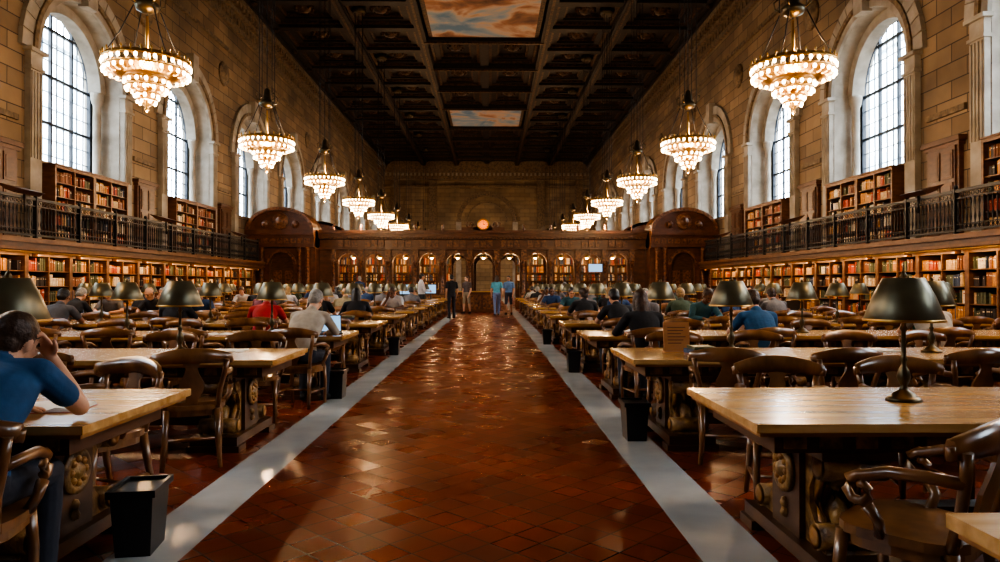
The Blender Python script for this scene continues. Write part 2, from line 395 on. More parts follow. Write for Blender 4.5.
for i in range(13):
    y=-.86+i*.135; mb.lathe([(.012,.1),(.012,.25),(.026,.35),(.012,.45),(.012,.6),(.024,.68),(.012,.78)],(0,y,0),iron,6)
    if i<12:
        mb.tube([(0,y+.067+.045*cos(t*pi/4),.87+.045*sin(t*pi/4)) for t in range(8)],.009,iron,4,closed=True,up=Vector((1,0,0)))
        mb.tube([(0,y+.067+.04*cos(t*pi/4),.15+.04*sin(t*pi/4)) for t in range(8)],.008,iron,4,closed=True,up=Vector((1,0,0)))
rail=mb.mesh('gallery_railing')
y=Y0+.92
while y<34.6:
    obj('gallery_railing',rail,(XL+.97,y,2.5)); obj('gallery_railing',rail,(XR-.97,y,2.5),pi); y+=1.84
# reading ledges on the rail
mb=MB(); mb.hexa([(-.1,-.45,.0),(.12,-.45,-.08),(.12,.45,-.08),(-.1,.45,.0),(-.3,-.45,.16),(.28,-.45,.0),(.28,.45,.0),(-.3,.45,.16)],dkwood); mb.tube([(0.06,0,-.06),(.07,0,-.5)],[.03,.02],iron)
led=mb.mesh('reading_ledge')
for c in WC[:5]:
    obj('reading_ledge',led,(XL+.97,c+3.2,3.6)); obj('reading_ledge',led,(XR-.97,c+3.2,3.6),pi)
# gallery doors
mb=MB()
mb.box(0.005,.12,-.62,.62,0,2.45,doorw); mb.box(.12,.16,-.52,.52,0,2.3,dkwood)
for a,b in ((-.46,-.04),(.04,.46)):
    for z0,z1 in ((.12,.7),(.8,1.4),(1.5,2.2)): mb.box(.16,.185,a,b,z0,z1,doorw); mb.box(.185,.195,a+.06,b-.06,z0+.07,z1-.07,dkwood)
mb.box(0.005,.22,-.75,.75,2.4,2.52,doorw); mb.box(0.005,.17,-.68,.68,2.3,2.4,doorw); mb.ball((.21,.02,1.1),.03,brass)
dr=mb.mesh('door'); n=0
for c in WC[:5]:
    n+=1; obj('door_%d'%n,dr,(XL,c+3.675,2.47)); n+=1; obj('door_%d'%n,dr,(XR,c+3.675,2.47),pi)
# pier wall panels / medallions
mb=MB()
mb.box(0.005,.08,-.75,.75,5.6,5.75,stone_d)
mb.lathe([(.001,.18),(.3,.14),(.36,.05),(.5,.1),(.55,.005)],(0,0,11.0),stone_d,20,ax='x')
med=mb.mesh('wall_medallion')
for i,c in enumerate(WC):
    if c+3.7<YF: 
        o=obj('wall_medallion',med,(XL,c+3.675,0)); o=obj('wall_medallion',med,(XR,c+3.675,0),pi)
# shelf strip lights with brass fixture
for x,s_ in ((XL,1),(XR,-1)):
    mb=MB(); mb.tube([(x+s_*.97,Y0+.2,2.16),(x+s_*.97,34.8,2.16)],.03,brass,8); obj('shelf_light_fixture',mb)
    l=bpy.data.lights.new('shelf_light','AREA'); l.shape='RECTANGLE'; l.size=.06; l.size_y=38; l.energy=210; l.color=(1,.6,.28)
    o=bpy.data.objects.new('shelf_light',l); o.location=(x+s_*.955,15.2,2.10); o.rotation_euler=(0,s_*radians(38),0); COL.objects.link(o)

# ---------------------------------------------------------------- partition
def partition(Yp):
    mb=MB(); P=lambda u,z,d:(u,Yp+d,z)
    cs=[XC+1.4*i for i in range(-5,6)]; a,b=XC-8.45,XC+8.45
    arch_wall(mb,P,a,b,cs,.5,[0 if abs(i)<=1 else 1.05 for i in range(-5,6)],2.5,4.0,0,.35,partw,partc,N=12)
    mb.poly([P(a,0,.35),P(a,4,.35),P(a,4,0),P(a,0,0)],partw)
    for i,c in enumerate(cs+[cs[-1]+1.4]):
        u=c-.7
        mb.lathe([(.12,0),(.12,.9),(.14,.95),(.09,1.0),(.075,2.3),(.1,2.35),(.13,2.5),(.13,2.6)],(u,Yp-.14,0),partc,10)
        mb.pbox(P,u-.14,u+.14,2.6,3.2,-.2,0,partc); mb.pbox(P,u-.16,u+.16,0,.9,-.28,0,partw)
        mb.lathe([(.05,4.15),(.08,4.25),(.03,4.33),(.07,4.42),(.001,4.52)],(u,Yp-.1,0),partc,8)
    for c in cs:
        arch_ring(mb,P,c,2.5,.5,.6,-.08,0,partc,12); mb.pbox(P,c-.07,c+.07,2.95,3.2,-.14,0,partc)
        for e in (-.35,0,.35): mb.pbox(P,c+e-.13,c+e+.13,3.32,3.68,-.1,0,partc)
        if abs(c-XC)>2: mb.pbox(P,c-.42,c+.42,.25,.9,-.04,0,partc); mb.pbox(P,c-.5,c+.5,1.72,1.76,.1,.16,partw); mb.pbox(P,c-.02,c+.02,1.05,2.98,.1,.16,partw)
    for z0,z1,d in ((3.18,3.28,.26),(3.72,3.82,.22),(3.82,3.98,.36),(3.98,4.15,.5)): mb.pbox(P,a,b,z0,z1,-d,.35,partw)
    k=a
    while k<b: mb.pbox(P,k,k+.09,3.72,3.84,-.3,0,partc); k+=.19
    # centre crest
    arch_ring(mb,P,XC,4.15,.0,.48,-.3,.1,partc,16); mb.pbox(P,XC-1.1,XC+1.1,4.15,4.32,-.3,.1,partw)
    for s_ in (-1,1): mb.tube([P(XC+s_*(.55+.25*t/8+.14*cos(t)),4.45+.13*sin(t),-.15) for t in range(9)],.045,partc,6)
    # wings
    for s_,wl,wr in ((-1,XL+.01,a),(1,b,XR-.01)):
        c=(wl+wr)/2; hw=(wr-wl)/2
        P2=lambda u,z,d:(u,Yp-.9+d,z)
        arch_wall(mb,P2,wl,wr,[c],.6,[0],2.4,4.1,0,.5,partw,partc,N=12)
        mb.pbox(P2,c-.6,c+.6,0,2.98,.3,.36,dkwood)
        for e in (-.28,.28):
            for z0,z1 in ((.2,.9),(1.05,2.1)): mb.pbox(P2,c+e-.2,c+e+.2,z0,z1,.27,.3,partc)
        for side in (wl,wr):
            mb.poly([P2(side,0,0),P2(side,4.1,0),P2(side,4.1,1.3),P2(side,0,1.3)],partw)
        for u in (-1.35,-.95,.95,1.35):
            mb.lathe([(.14,0),(.14,.5),(.1,.56),(.11,1.4),(.09,3.0),(.13,3.1),(.15,3.25)],(c+u,Yp-1.08,0),partc,12)
        arch_ring(mb,P2,c,2.4,.6,.74,-.1,0,partc,12)
        for z0,z1,d in ((3.25,3.4,.34),(3.4,3.75,.26),(3.75,3.85,.36),(3.85,4.1,.5)): mb.pbox(P2,wl,wr,z0,z1,-d,1.3,partw)
        for e in range(9): mb.pbox(P2,c-1.5+e*.34,c-1.25+e*.34,3.45,3.7,-.31,0,partc)
        prof=[(c+hw*cos(t),4.1+1.15*sin(t)) for t in [pi*j/20 for j in range(21)]]
        mb.extr(prof,lambda u,z,t:(u,Yp-.9+t,z),-.2,1.3,partw)
        for j in range(20):
            t0,t1=pi*j/20,pi*(j+1)/20
            A=[(c+(hw+e)*cos(t),4.1+(1.15+e)*sin(t)) for t in (t0,t1) for e in (-.16,.0)]
            mb.hexa([P2(*A[0],-.42),P2(*A[1],-.42),P2(*A[3],-.42),P2(*A[2],-.42),P2(*A[0],1.3),P2(*A[1],1.3),P2(*A[3],1.3),P2(*A[2],1.3)],partc)
        mb.lathe([(.001,-.36),(.2,-.32),(.28,-.22),(.4,-.28),(.42,-.2)],(c,Yp-.9,4.55),partc,16,ax='y')
        for e in (-.75,.75): mb.ball((c+e,Yp-1.12,4.4),.2,partc,8,5)
    return mb
obj('wood_partition', partition(YP))
mb=partition(YP); o=obj('wood_partition', mb, (2*XC,2*YP+7,0), pi)
mb=MB()
mb.lathe([(.31,0),(.31,-.12),(.26,-.16),(.23,-.1)],(XC,YP-.3,4.45),brass,24,ax='y')
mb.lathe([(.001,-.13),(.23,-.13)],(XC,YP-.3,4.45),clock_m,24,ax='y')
for k in range(12):
    a=k*pi/6; mb.box(XC+.19*sin(a)-.012,XC+.19*sin(a)+.012,YP-.45,YP-.435,4.45+.19*cos(a)-.022,4.45+.19*cos(a)+.022,iron)
mb.box(XC-.012,XC+.012,YP-.455,YP-.44,4.45,4.62,iron); mb.box(XC,XC+.12,YP-.455,YP-.44,4.44,4.465,iron)
obj('wall_clock',mb)
for u in range(-5,6):
    l=bpy.data.lights.new('delivery_room_lamp','POINT'); l.energy=45; l.color=(1,.62,.32); l.shadow_soft_size=.09
    o=bpy.data.objects.new('delivery_room_lamp',l); o.location=(XC+u*1.4,YP+1.6,2.72); COL.objects.link(o)
mb=MB()
for u in range(-5,6):
    x=XC+u*1.4; mb.tube([(x,YP+1.6,2.95),(x,YP+1.6,3.9)],.012,bronze,6); mb.lathe([(.03,3.0),(.16,2.93),(.2,2.82)],(x,YP+1.6,0),brass,12,open=True); mb.ball((x,YP+1.6,2.84),.085,bulb,10,7)
mb.box(XC-8.4,XC+8.4,YP+1.5,YP+1.7,3.9,4.0,partw)
mb.box(XC-8.4,XC-1.8,YP+2.9,YP+3.1,0,3.2,casew); mb.box(XC+1.8,XC+8.4,YP+2.9,YP+3.1,0,3.2,casew)
rr=random.Random(3)
for sx in (-1,1):
    for i in range(8):
        x=XC+sx*(2.2+i*.8)
        for zz in range(4):
            mb.box(x-.34,x+.34,YP+2.6,YP+2.9,1.12+zz*.45,1.15+zz*.45,casew)
            q=x-.32
            while q<x+.28:
                t=rr.uniform(.04,.08); mb.box(q,q+t-.006,YP+2.68,YP+2.88,1.15+zz*.45,1.15+zz*.45+rr.uniform(.25,.38),rr.choice(bookm)); q+=t
obj('delivery_desk_screen',mb)
mb=MB(); mb.box(XC-8,XC-2.2,YP+.6,YP+1.2,0,1.1,partw); mb.box(XC+2.2,XC+8,YP+.6,YP+1.2,0,1.1,partw); mb.box(XC-8.1,XC-2.1,YP+.55,YP+1.3,1.1,1.16,oak); mb.box(XC+2.1,XC+8.1,YP+.55,YP+1.3,1.1,1.16,oak)
obj('delivery_counter',mb)
# monitors
def monitor(x,y,z,w=.9,h=.5,name='display_screen'):
    mb=MB(); mb.box(-w/2,w/2,-.03,.03,0,h,laptop_m); mb.box(-w/2+.03,w/2-.03,-.035,-.03,.03,h-.03,screen_m); mb.box(-.03,.03,.0,.04,-.2,0,laptop_m); mb.box(-.15,.15,-.1,.1,-.22,-.2,laptop_m); obj(name,mb,(x,y,z))
monitor(5.4,YP-.5,2.0,.75,.45); 
# service desk at the end of the aisle
mb=MB(); mb.box(-1.1,1.1,-.35,.35,0,1.0,partw); mb.box(-1.18,1.18,-.42,.42,1.0,1.06,oak); 
for e in (-.72,0,.72): mb.box(e-.3,e+.3,-.38,-.35,.15,.88,partc)
obj('service_desk',mb,(XC-.4,34.6,0))
monitor(-2.55,30.2,.97,.5,.42,'computer_monitor'); monitor(-3.3,27.45,.97,.5,.42,'computer_monitor')

# ---------------------------------------------------------------- reading table
TL=7.0
mb=MB()
mb.box(0,TL,-.54,.54,.712,.75,oak); mb.box(.02,TL-.02,-.52,.52,.69,.712,oak_edge)
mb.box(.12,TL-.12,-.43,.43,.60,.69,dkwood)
for k in range(int((TL-.3)/.16)):
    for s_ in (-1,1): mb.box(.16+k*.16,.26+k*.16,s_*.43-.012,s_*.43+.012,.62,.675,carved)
prof=[(-.40,.60),(-.42,.54),(-.34,.50),(-.25,.46),(-.20,.38),(-.20,.30),(-.25,.24),(-.32,.19),(-.37,.12),(.37,.12),(.32,.19),(.25,.24),(.20,.30),(.20,.38),(.25,.46),(.34,.50),(.42,.54),(.40,.60)]
for cx in (.50,2.5,4.5,6.5):
    fn=lambda a,b,t:(cx+t,a,b)
    mb.extr(prof,fn,-.12,.12,carved)
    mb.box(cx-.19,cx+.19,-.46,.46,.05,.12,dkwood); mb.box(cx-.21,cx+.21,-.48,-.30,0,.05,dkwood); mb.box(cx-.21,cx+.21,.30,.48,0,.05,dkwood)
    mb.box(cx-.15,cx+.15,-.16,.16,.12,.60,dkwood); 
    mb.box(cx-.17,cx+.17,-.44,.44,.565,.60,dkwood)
    for s_ in (-1,1):
        for z,yv,r in ((.52,.36,.065),(.19,.33,.06)):
            mb.lathe([(r,-.15),(r,.15)],(cx,s_*yv,z),carved,14,ax='x')
            for e in (-.15,.15):
                mb.lathe([(r*.9,-.008),(r*.5,.012*(1 if e>0 else -1)),(r*.2,.02*(1 if e>0 else -1))],(cx+e,s_*yv,z),oak_edge,12,ax='x')
        x=cx+s_*.15
        mb.lathe([(.115,0),(.115,s_*.02),(.085,s_*.03),(.075,s_*.015),(.045,s_*.02),(.03,s_*.04),(.001,s_*.045)],(x,0,.42),carved,16,ax='x')
        for q in range(8):
            a=q*pi/4; mb.ball((x+s_*.02,.06*cos(a),.42+.06*sin(a)),.02,oak_edge,6,4)
        for zz in (.2,.25,.56): mb.ball((x,0,zz),.03,carved,6,4)
        mb.tube([(cx,s_*.26,.14),(cx,s_*.25,.24),(cx,s_*.205,.32),(cx,s_*.215,.40),(cx,s_*.27,.47),(cx,s_*.35,.5)],[.04,.05,.045,.045,.055,.05],carved,8)
        for e in (-.08,.08): mb.tube([(cx+e,s_*.27,.13),(cx+e,s_*.24,.24),(cx+e,s_*.20,.33),(cx+e,s_*.25,.46)],[.02,.025,.02,.03],oak_edge,6)
mb.box(.5,6.5,-.06,.06,.14,.24,dkwood)
table_me=mb.mesh('reading_table')

# ---------------------------------------------------------------- chair (facing +Y)
mb=MB()
sp=[]
for k in range(20):
    a=2*pi*k/20; cx_,sy=cos(a),sin(a); e=.6
    X=.235*math.copysign(abs(cx_)**e,cx_); Yv=.225*math.copysign(abs(sy)**e,sy)
    X*=1+.06*(Yv/.22); sp.append((X,Yv))
mb.extr(sp,lambda a,b,t:(a,b,t),.425,.462,chairw)
mb.extr([(a*.9,b*.9) for a,b in sp],lambda a,b,t:(a,b,t),.38,.425,chairw)
for s_ in (-1,1):
    mb.tube([(s_*.19,.18,.43),(s_*.20,.195,.25),(s_*.195,.20,.0)],[.026,.022,.016],chairw,8)
    mb.tube([(s_*.17,-.18,.43),(s_*.18,-.21,.22),(s_*.195,-.26,.0)],[.026,.022,.017],chairw,8)
    mb.tube([(s_*.175,-.18,.44),(s_*.195,-.215,.58),(s_*.225,-.24,.70),(s_*.24,-.25,.80)],[.022,.02,.02,.02],chairw,8)
    pts=[(s_*.225,-.235,.69),(s_*.262,-.14,.70),(s_*.272,-.02,.695),(s_*.27,.07,.665)]
    for t in range(9):
        a=pi/2-t*pi/4*1.05; rr_=.058*(1-t/13)
        pts.append((s_*.27,.07+rr_*cos(a)+.01,.61+rr_*sin(a)))
    mb.tube(pts,[.022]*4+[.021-.0008*t for t in range(9)],chairw,8)
    mb.tube([(s_*.27,.055,.56),(s_*.262,.02,.51),(s_*.225,.03,.45)],[.024,.02,.022],chairw,8)
    mb.tube([(s_*.195,.19,.17),(s_*.185,-.22,.17)],.012,chairw,6)
mb.tube([(-.19,0,.17),(.19,0,.17)],.012,chairw,6)
N_=14
ring=[]
for k in range(N_+1):
    t=-1+2*k/N_; x=.275*t; y=-.285+.075*t*t; zc=.835-.03*t*t; hh=.05*(1-.45*t*t)+.006
    ring.append((x,y,zc,hh))
n=len(mb.v)
for x,y,zc,hh in ring:
    mb.v += [(x,y-.014,zc-hh),(x,y+.014,zc-hh),(x,y+.02,zc),(x,y+.010,zc+hh),(x,y-.014,zc+hh),(x,y-.02,zc)]
for k in range(N_):
    for j in range(6): q=(j+1)%6; mb.face((n+k*6+j,n+k*6+q,n+k*6+6+q,n+k*6+6+j),chairw,True)
mb.face(range(n,n+6),chairw); mb.face(range(n+N_*6,n+N_*6+6),chairw)
for s_ in (-1,1): mb.tube([(s_*.262,-.215,.775),(s_*.275,-.212,.82)],[.022,.016],chairw,8)
sp=[(-.045,.455),(-.04,.50),(-.075,.56),(-.085,.63),(-.05,.70),(-.04,.74),(-.07,.80),(.07,.80),(.04,.74),(.05,.70),(.085,.63),(.075,.56),(.04,.50),(.045,.455)]
mb.extr(sp,lambda a,b,t:(a,-.195-(b-.455)*.25+t,b),-.008,.008,chairw)
mb.box(-.19,.19,-.205,-.18,.455,.485,chairw)
chair_me=mb.mesh('reading_chair')

# ---------------------------------------------------------------- desk lamp
mb=MB()
mb.lathe([(.085,0),(.085,.012),(.075,.02),(.06,.024),(.052,.04),(.025,.055),(.016,.075),(.022,.09),(.034,.12),(.026,.16),(.014,.18),(.012,.2),(.02,.215),(.012,.23),(.011,.36),(.02,.375),(.012,.39),(.009,.62),(.02,.645),(.012,.66),(.001,.68)],(0,0,0),bronze,18)
mb.lathe([(.188,.415),(.190,.42),(.146,.54),(.100,.635),(.096,.637)],(0,0,0),shade_m,28,open=True)
mb.lathe([(.186,.416),(.143,.538),(.097,.633)],(0,0,0),shade_in,28,open=True)
mb.lathe([(.192,.412),(.194,.420),(.190,.426)],(0,0,0),brass,28,open=True)
mb.tube([(-.095,0,.63),(.095,0,.63)],.004,bronze,6); mb.tube([(0,-.095,.63),(0,.095,.63)],.004,bronze,6)
for s_ in (-1,1): mb.ball((s_*.05,0,.52),.026,dbulb,8,5); mb.tube([(0,0,.58),(s_*.05,0,.55)],.008,bronze,6)
lamp_me=mb.mesh('desk_lamp')

# bin
mb=MB()
mb.box(-.14,.14,-.10,.10,0,.32,binm,taper=.82); mb.box(-.155,.155,-.115,-.095,.30,.335,binm); mb.box(-.155,.155,.095,.115,.30,.335,binm); mb.box(-.155,-.135,-.1,.1,.30,.335,binm); mb.box(.135,.155,-.1,.1,.30,.335,binm)
bin_me=mb.mesh('waste_bin')
# laptop, papers, open book
mb=MB(); mb.box(-.165,.165,-.11,.11,0,.016,laptop_m); mb.hexa([(-.165,.10,.016),(.165,.10,.016),(.165,.112,.016),(-.165,.112,.016),(-.165,.165,.225),(.165,.165,.225),(.165,.175,.225),(-.165,.175,.225)],laptop_m)
mb.poly([(-.155,.104,.03),(.155,.104,.03),(.155,.161,.215),(-.155,.161,.215)],screen_m); mb.box(-.14,.14,-.03,.09,.016,.018,iron); laptop_me=mb.mesh('laptop')
mb=MB()
for s_ in (-1,1):
    pr=[(0,0),(s_*.07,.022),(s_*.15,.014),(s_*.16,0)]
    mb.extr(pr,lambda a,b,t:(a,t,b+.003),-.11,.11,paper)
mb.box(-.165,.165,-.115,.115,0,.003,bookm[0]); openbook=mb.mesh('open_book')
mb=MB(); mb.box(-.105,.105,-.15,.15,0,.004,paper); mb.box(-.02,.19,-.13,.16,.004,.008,paper,Matrix.Rotation(.25,4,'Z')); papers=mb.mesh('paper_sheets')
mb=MB(); mb.box(-.1,.1,-.13,.13,0,.03,bookm[1]); mb.box(-.095,.1,-.125,.125,.03,.065,bookm[3],Matrix.Rotation(.15,4,'Z')); mb.box(-.09,.09,-.12,.12,.065,.09,bookm[4],Matrix.Rotation(-.1,4,'Z')); stack=mb.mesh('book_stack')
items=[laptop_me,openbook,papers,papers,stack]

# ---------------------------------------------------------------- people
def frame(t,hint):
    t=t.normalized(); a=t.cross(hint)
    if a.length<.05: a=t.cross(Vector((1,0,0)))
    a.normalize(); return t,a,a.cross(t)
class Body:
    def __init__(s): s.v=[]; s.f=[]; s.l=[]
    def loft(s, rings, lab):
        n=len(s.v); k=len(rings[0])
        for r in rings: s.v += r
        for i in range(len(rings)-1):
            for j in range(k):
                q=(j+1)%k; s.f.append((n+i*k+j,n+i*k+q,n+(i+1)*k+q,n+(i+1)*k+j)); s.l.append(lab)
        s.f.append(tuple(range(n,n+k))); s.l.append(lab)
        s.f.append(tuple(range(n+(len(rings)-1)*k,n+len(rings)*k))); s.l.append(lab)
    def cap(s,p0,p1,r0,r1,lab,k=12,flat=1.,hint=Vector((0,1,0))):
        p0,p1=Vector(p0),Vector(p1); t,a,b=frame(p1-p0,hint); R=[]
        def ring(c,r): R.append([c+a*r*cos(2*pi*j/k)+b*r*flat*sin(2*pi*j/k) for j in range(k)])
        for q in (80,50,25): ring(p0-t*r0*sin(radians(q)), r0*cos(radians(q)))
        for u in (0,.33,.66,1): ring(p0.lerp(p1,u), r0+(r1-r0)*u)
        for q in (25,50,80): ring(p1+t*r1*sin(radians(q)), r1*cos(radians(q)))
        s.loft(R,lab)
    def ell(s,c,r,lab,M=None,k=16,n=10):
        R=[]
        for i in range(1,n):
            a=pi*i/n; ring=[]
            for j in range(k):
                w=2*pi*j/k; p=Vector((c[0]+r[0]*sin(a)*cos(w),c[1]+r[1]*sin(a)*sin(w),c[2]-r[2]*cos(a)))
                ring.append(M@p if M else p)
            R.append(ring)
        s.loft(R,lab)
SKIN,SHIRT,PANTS,SHOE,HAIR,EYE,LIP=range(7)
def hand(B, w, d, up, thumb, curl):
    d=d.normalized(); lat=d.cross(up).normalized()*thumb; up=lat.cross(d)*thumb; up.normalize()
    M=Matrix.Translation(w+d*.048)@Matrix((lat,d,up)).transposed().to_4x4()
    B.ell((0,0,0),(.040,.055,.017),SKIN,M)
    B.cap(w-d*.01,w+d*.03,.024,.026,SKIN,flat=.7)
    for i,(o,L) in enumerate(((.030,.070),(.010,.080),(-.011,.074),(-.031,.057))):
        p=w+d*.088+lat*o; spread=lat*(o*.9)
        a1=curl*.5; a2=curl*1.3
        d1=(d*cos(a1)-up*sin(a1)+spread*2).normalized(); q=p+d1*L*.5; d2=(d*cos(a2)-up*sin(a2)+spread).normalized()
        B.cap(p-d*.02,q,.0100,.0092,SKIN,8); B.cap(q,q+d2*L*.5,.0092,.0078,SKIN,8)
    p=w+d*.025+lat*.030; t1=(d*.65+lat*.75-up*.25).normalized(); q=p+t1*.038; t2=(d*.9+lat*.3-up*.3).normalized()
    B.cap(p,q,.014,.0115,SKIN,8); B.cap(q,q+t2*.032,.0115,.009,SKIN,8)
def head(B, c, yaw, pitch, roll, style):
    M=Matrix.Translation(c)@Matrix.Rotation(yaw,4,'Z')@Matrix.Rotation(roll,4,'Y')@Matrix.Rotation(pitch,4,'X')
    B.ell((0,-.008,.022),(.074,.094,.098),SKIN,M); B.ell((0,.022,-.052),(.056,.066,.066),SKIN,M); B.ell((0,.062,-.092),(.024,.022,.020),SKIN,M)
    B.cap(M@Vector((0,.086,.012)),M@Vector((0,.108,-.026)),.008,.014,SKIN,8)
    B.ell((0,.078,.030),(.048,.014,.010),SKIN,M); 
    for s_ in (-1,1):
        B.ell((s_*.075,-.004,-.008),(.010,.020,.032),SKIN,M); B.ell((s_*.038,.06,-.03),(.022,.022,.022),SKIN,M)
        B.ell((s_*.030,.079,.008),(.014,.011,.008),EYE,M); B.ell((s_*.03,.084,.024),(.018,.008,.005),HAIR,M)
    B.ell((0,.084,-.060),(.022,.010,.008),LIP,M)
    if style!='bald':
        B.ell((0,-.022,.040),(.084,.098,.094),HAIR,M); B.ell((0,-.055,-.015),(.074,.060,.07),HAIR,M)
    else:
        B.ell((0,-.045,-.005),(.080,.066,.062),HAIR,M)
    if style=='long':
        B.ell((0,-.068,-.09),(.088,.05,.14),HAIR,M)
        for s_ in (-1,1): B.ell((s_*.076,-.01,-.05),(.018,.045,.10),HAIR,M)
    if style=='bun': B.ell((0,-.115,.06),(.04,.04,.04),HAIR,M)
def body(J, style='short', longs=False, wide=1., shorts=False, voxel=.0085):
    B=Body(); V=Vector
    pel,wai,che,shd,nk,hd=[V(J[k]) for k in ('pelvis','waist','chest','shoulder','neck','head')]
    pts=[(pel+(pel-wai).normalized()*.10,.13,.11),(pel,.168*wide,.125),(wai,.150*wide,.115*wide),(che,.178*wide,.128*wide),(shd,.165*wide,.095),(shd+(nk-shd)*.45,.10,.07)]
    R=[]
    for i,(p,rx,ry) in enumerate(pts):
        t=(pts[min(i+1,5)][0]-pts[max(i-1,0)][0]).normalized(); a=V((1,0,0)); a=(a-t*a.dot(t)).normalized(); b=t.cross(a)
        R.append([p+a*rx*cos(w)+b*ry*sin(w) for w in [2*pi*j/24 for j in range(24)]])
    RR=[]
    for i in range(len(R)-1):
        for u in (0,.25,.5,.75):
            p0,p1,p2,p3=R[max(i-1,0)],R[i],R[i+1],R[min(i+2,len(R)-1)]
            RR.append([ (2*p1[j]+(p2[j]-p0[j])*u+(2*p0[j]-5*p1[j]+4*p2[j]-p3[j])*u*u+(3*p1[j]-p0[j]-3*p2[j]+p3[j])*u**3)*.5 for j in range(24)])
    RR.append(R[-1])
    np_=5
    B.loft(RR[:np_+1],PANTS); B.loft(RR[np_:],SHIRT)
    B.cap(nk+(shd-nk)*.5,hd+V((0,-.015,-.03)),.058,.052,SKIN)
    B.cap(shd+(nk-shd)*.30+V((0,-.005,0)),shd+(nk-shd)*.62,.078,.068,SHIRT)
    head(B,hd,J.get('yaw',0),J.get('pitch',0),J.get('roll',0),style)
    for s_,k in ((-1,'l'),(1,'r')):
        sh,el,wr=V(J['sh_'+k]),V(J['el_'+k]),V(J['wr_'+k])
        B.cap(shd+(sh-shd)*.3,sh,.075,.062,SHIRT)
        if longs:
            B.cap(sh,el,.060,.048,SHIRT); B.cap(el,el.lerp(wr,.93),.047,.034,SHIRT)
        else:
            m=sh.lerp(el,.62); B.cap(sh,m,.062,.056,SHIRT); B.cap(sh,el,.048,.040,SKIN)
        B.cap(el,el.lerp(wr,.4),.040,.039,SKIN); B.cap(el.lerp(wr,.4),wr,.039,.026,SKIN)
        d=V(J.get('hd_'+k,tuple(wr-el))); hand(B,wr,d,V(J.get('hu_'+k,(0,0,1))),-s_,J.get('curl_'+k,.45))
        hp,kn,an=V(J['hp_'+k]),V(J['kn_'+k]),V(J['an_'+k])
        B.cap(hp,kn,.092,.062,PANTS)
        if shorts:
            B.cap(kn,kn.lerp(an,.35),.054,.056,SKIN); B.cap(kn.lerp(an,.35),an,.056,.036,SKIN)
        else: B.cap(kn,kn.lerp(an,.35),.060,.060,PANTS); B.cap(kn.lerp(an,.35),an,.060,.050,PANTS)
        toe=V(J['toe_'+k]); heel=an+V((0,0,-.045))-(toe-an)*.25; heel.z=toe.z
        B.cap(heel,toe,.036,.032,SHOE,flat=1); B.cap(an,heel.lerp(toe,.3),.042,.040,SHOE)
    me=bpy.data.meshes.new('src'); me.from_pydata([tuple(v) for v in B.v],[],B.f)
    bm=bmesh.new(); bm.from_mesh(me); bmesh.ops.recalc_face_normals(bm,faces=bm.faces); bm.to_mesh(me); bm.free()
    o=bpy.data.objects.new('src',me); COL.objects.link(o)
    m=o.modifiers.new('r','REMESH'); m.mode='VOXEL'; m.voxel_size=voxel
    m=o.modifiers.new('s','SMOOTH'); m.factor=.5; m.iterations=2
    dg=bpy.context.evaluated_depsgraph_get(); out=bpy.data.meshes.new_from_object(o.evaluated_get(dg))
    bvh=BVHTree.FromPolygons([tuple(v) for v in B.v],B.f)
    mi=[]
    for p in out.polygons:
        r=bvh.find_nearest(p.center); mi.append(B.l[r[2]] if r[2] is not None else 0)
    zmin=min(v.co.z for v in out.vertices)
    out.transform(Matrix.Translation((0,0,-zmin)))
    bpy.data.objects.remove(o); bpy.data.meshes.remove(me)
    for _ in range(7): out.materials.append(paper)
    out.polygons.foreach_set('material_index',mi); out.polygons.foreach_set('use_smooth',[True]*len(mi)); out.update()
    return out
def seatJ(lean=.14, **kw):
    J=dict(pelvis=(0,-.05,.575),waist=(0,-.07+lean*.25,.74),chest=(0,-.05+lean*.65,.89),shoulder=(0,-.04+lean,.99),neck=(0,-.02+lean*1.15,1.075),head=(0,.03+lean*1.35,1.165),
      pitch=-.45)
    for s_,k in ((-1,'l'),(1,'r')):
        J['sh_'+k]=(s_*.18,-.04+lean,.98); J['el_'+k]=(s_*.27,.14+lean*.7,.80); J['wr_'+k]=(s_*.13,.36+lean*.4,.79)
        J['hp_'+k]=(s_*.09,-.03,.55); J['kn_'+k]=(s_*.13,.38,.52); J['an_'+k]=(s_*.13,.34,.10); J['toe_'+k]=(s_*.15,.50,.035)
        J['hd_'+k]=(-s_*.3,1,-.12)
    J.update(kw); return J
SE=[ (seatJ(.16),dict(style='short')),
     (seatJ(.22,el_r=(.26,.30,.80),wr_r=(.12,.30,1.0),hd_r=(-.25,-.05,1),hu_r=(0,1,0),roll=-.1,pitch=-.25),dict(style='short',wide=1.08)),
     (seatJ(.08,pitch=-.35),dict(style='long',longs=True)),
     (seatJ(.27,pitch=-.6),dict(style='short',longs=True,wide=1.12)),
     (seatJ(.05,pitch=-.1,yaw=.4),dict(style='bun')),
     (seatJ(.18,pitch=-.4),dict(style='bald',wide=1.12)),
]
seated=[body(J,**k) for J,k in SE]
hero=body(seatJ(.24,head=(.02,.33,1.10),neck=(.01,.24,1.03),shoulder=(0,.20,.965),el_r=(.25,.40,.80),wr_r=(.12,.42,1.02),hd_r=(-.35,-.25,1),hu_r=(.3,1,0),curl_r=1.1,wr_l=(-.05,.45,.79),roll=.12,pitch=-.3,yaw=-.35),style='short',wide=1.15,voxel=.007)
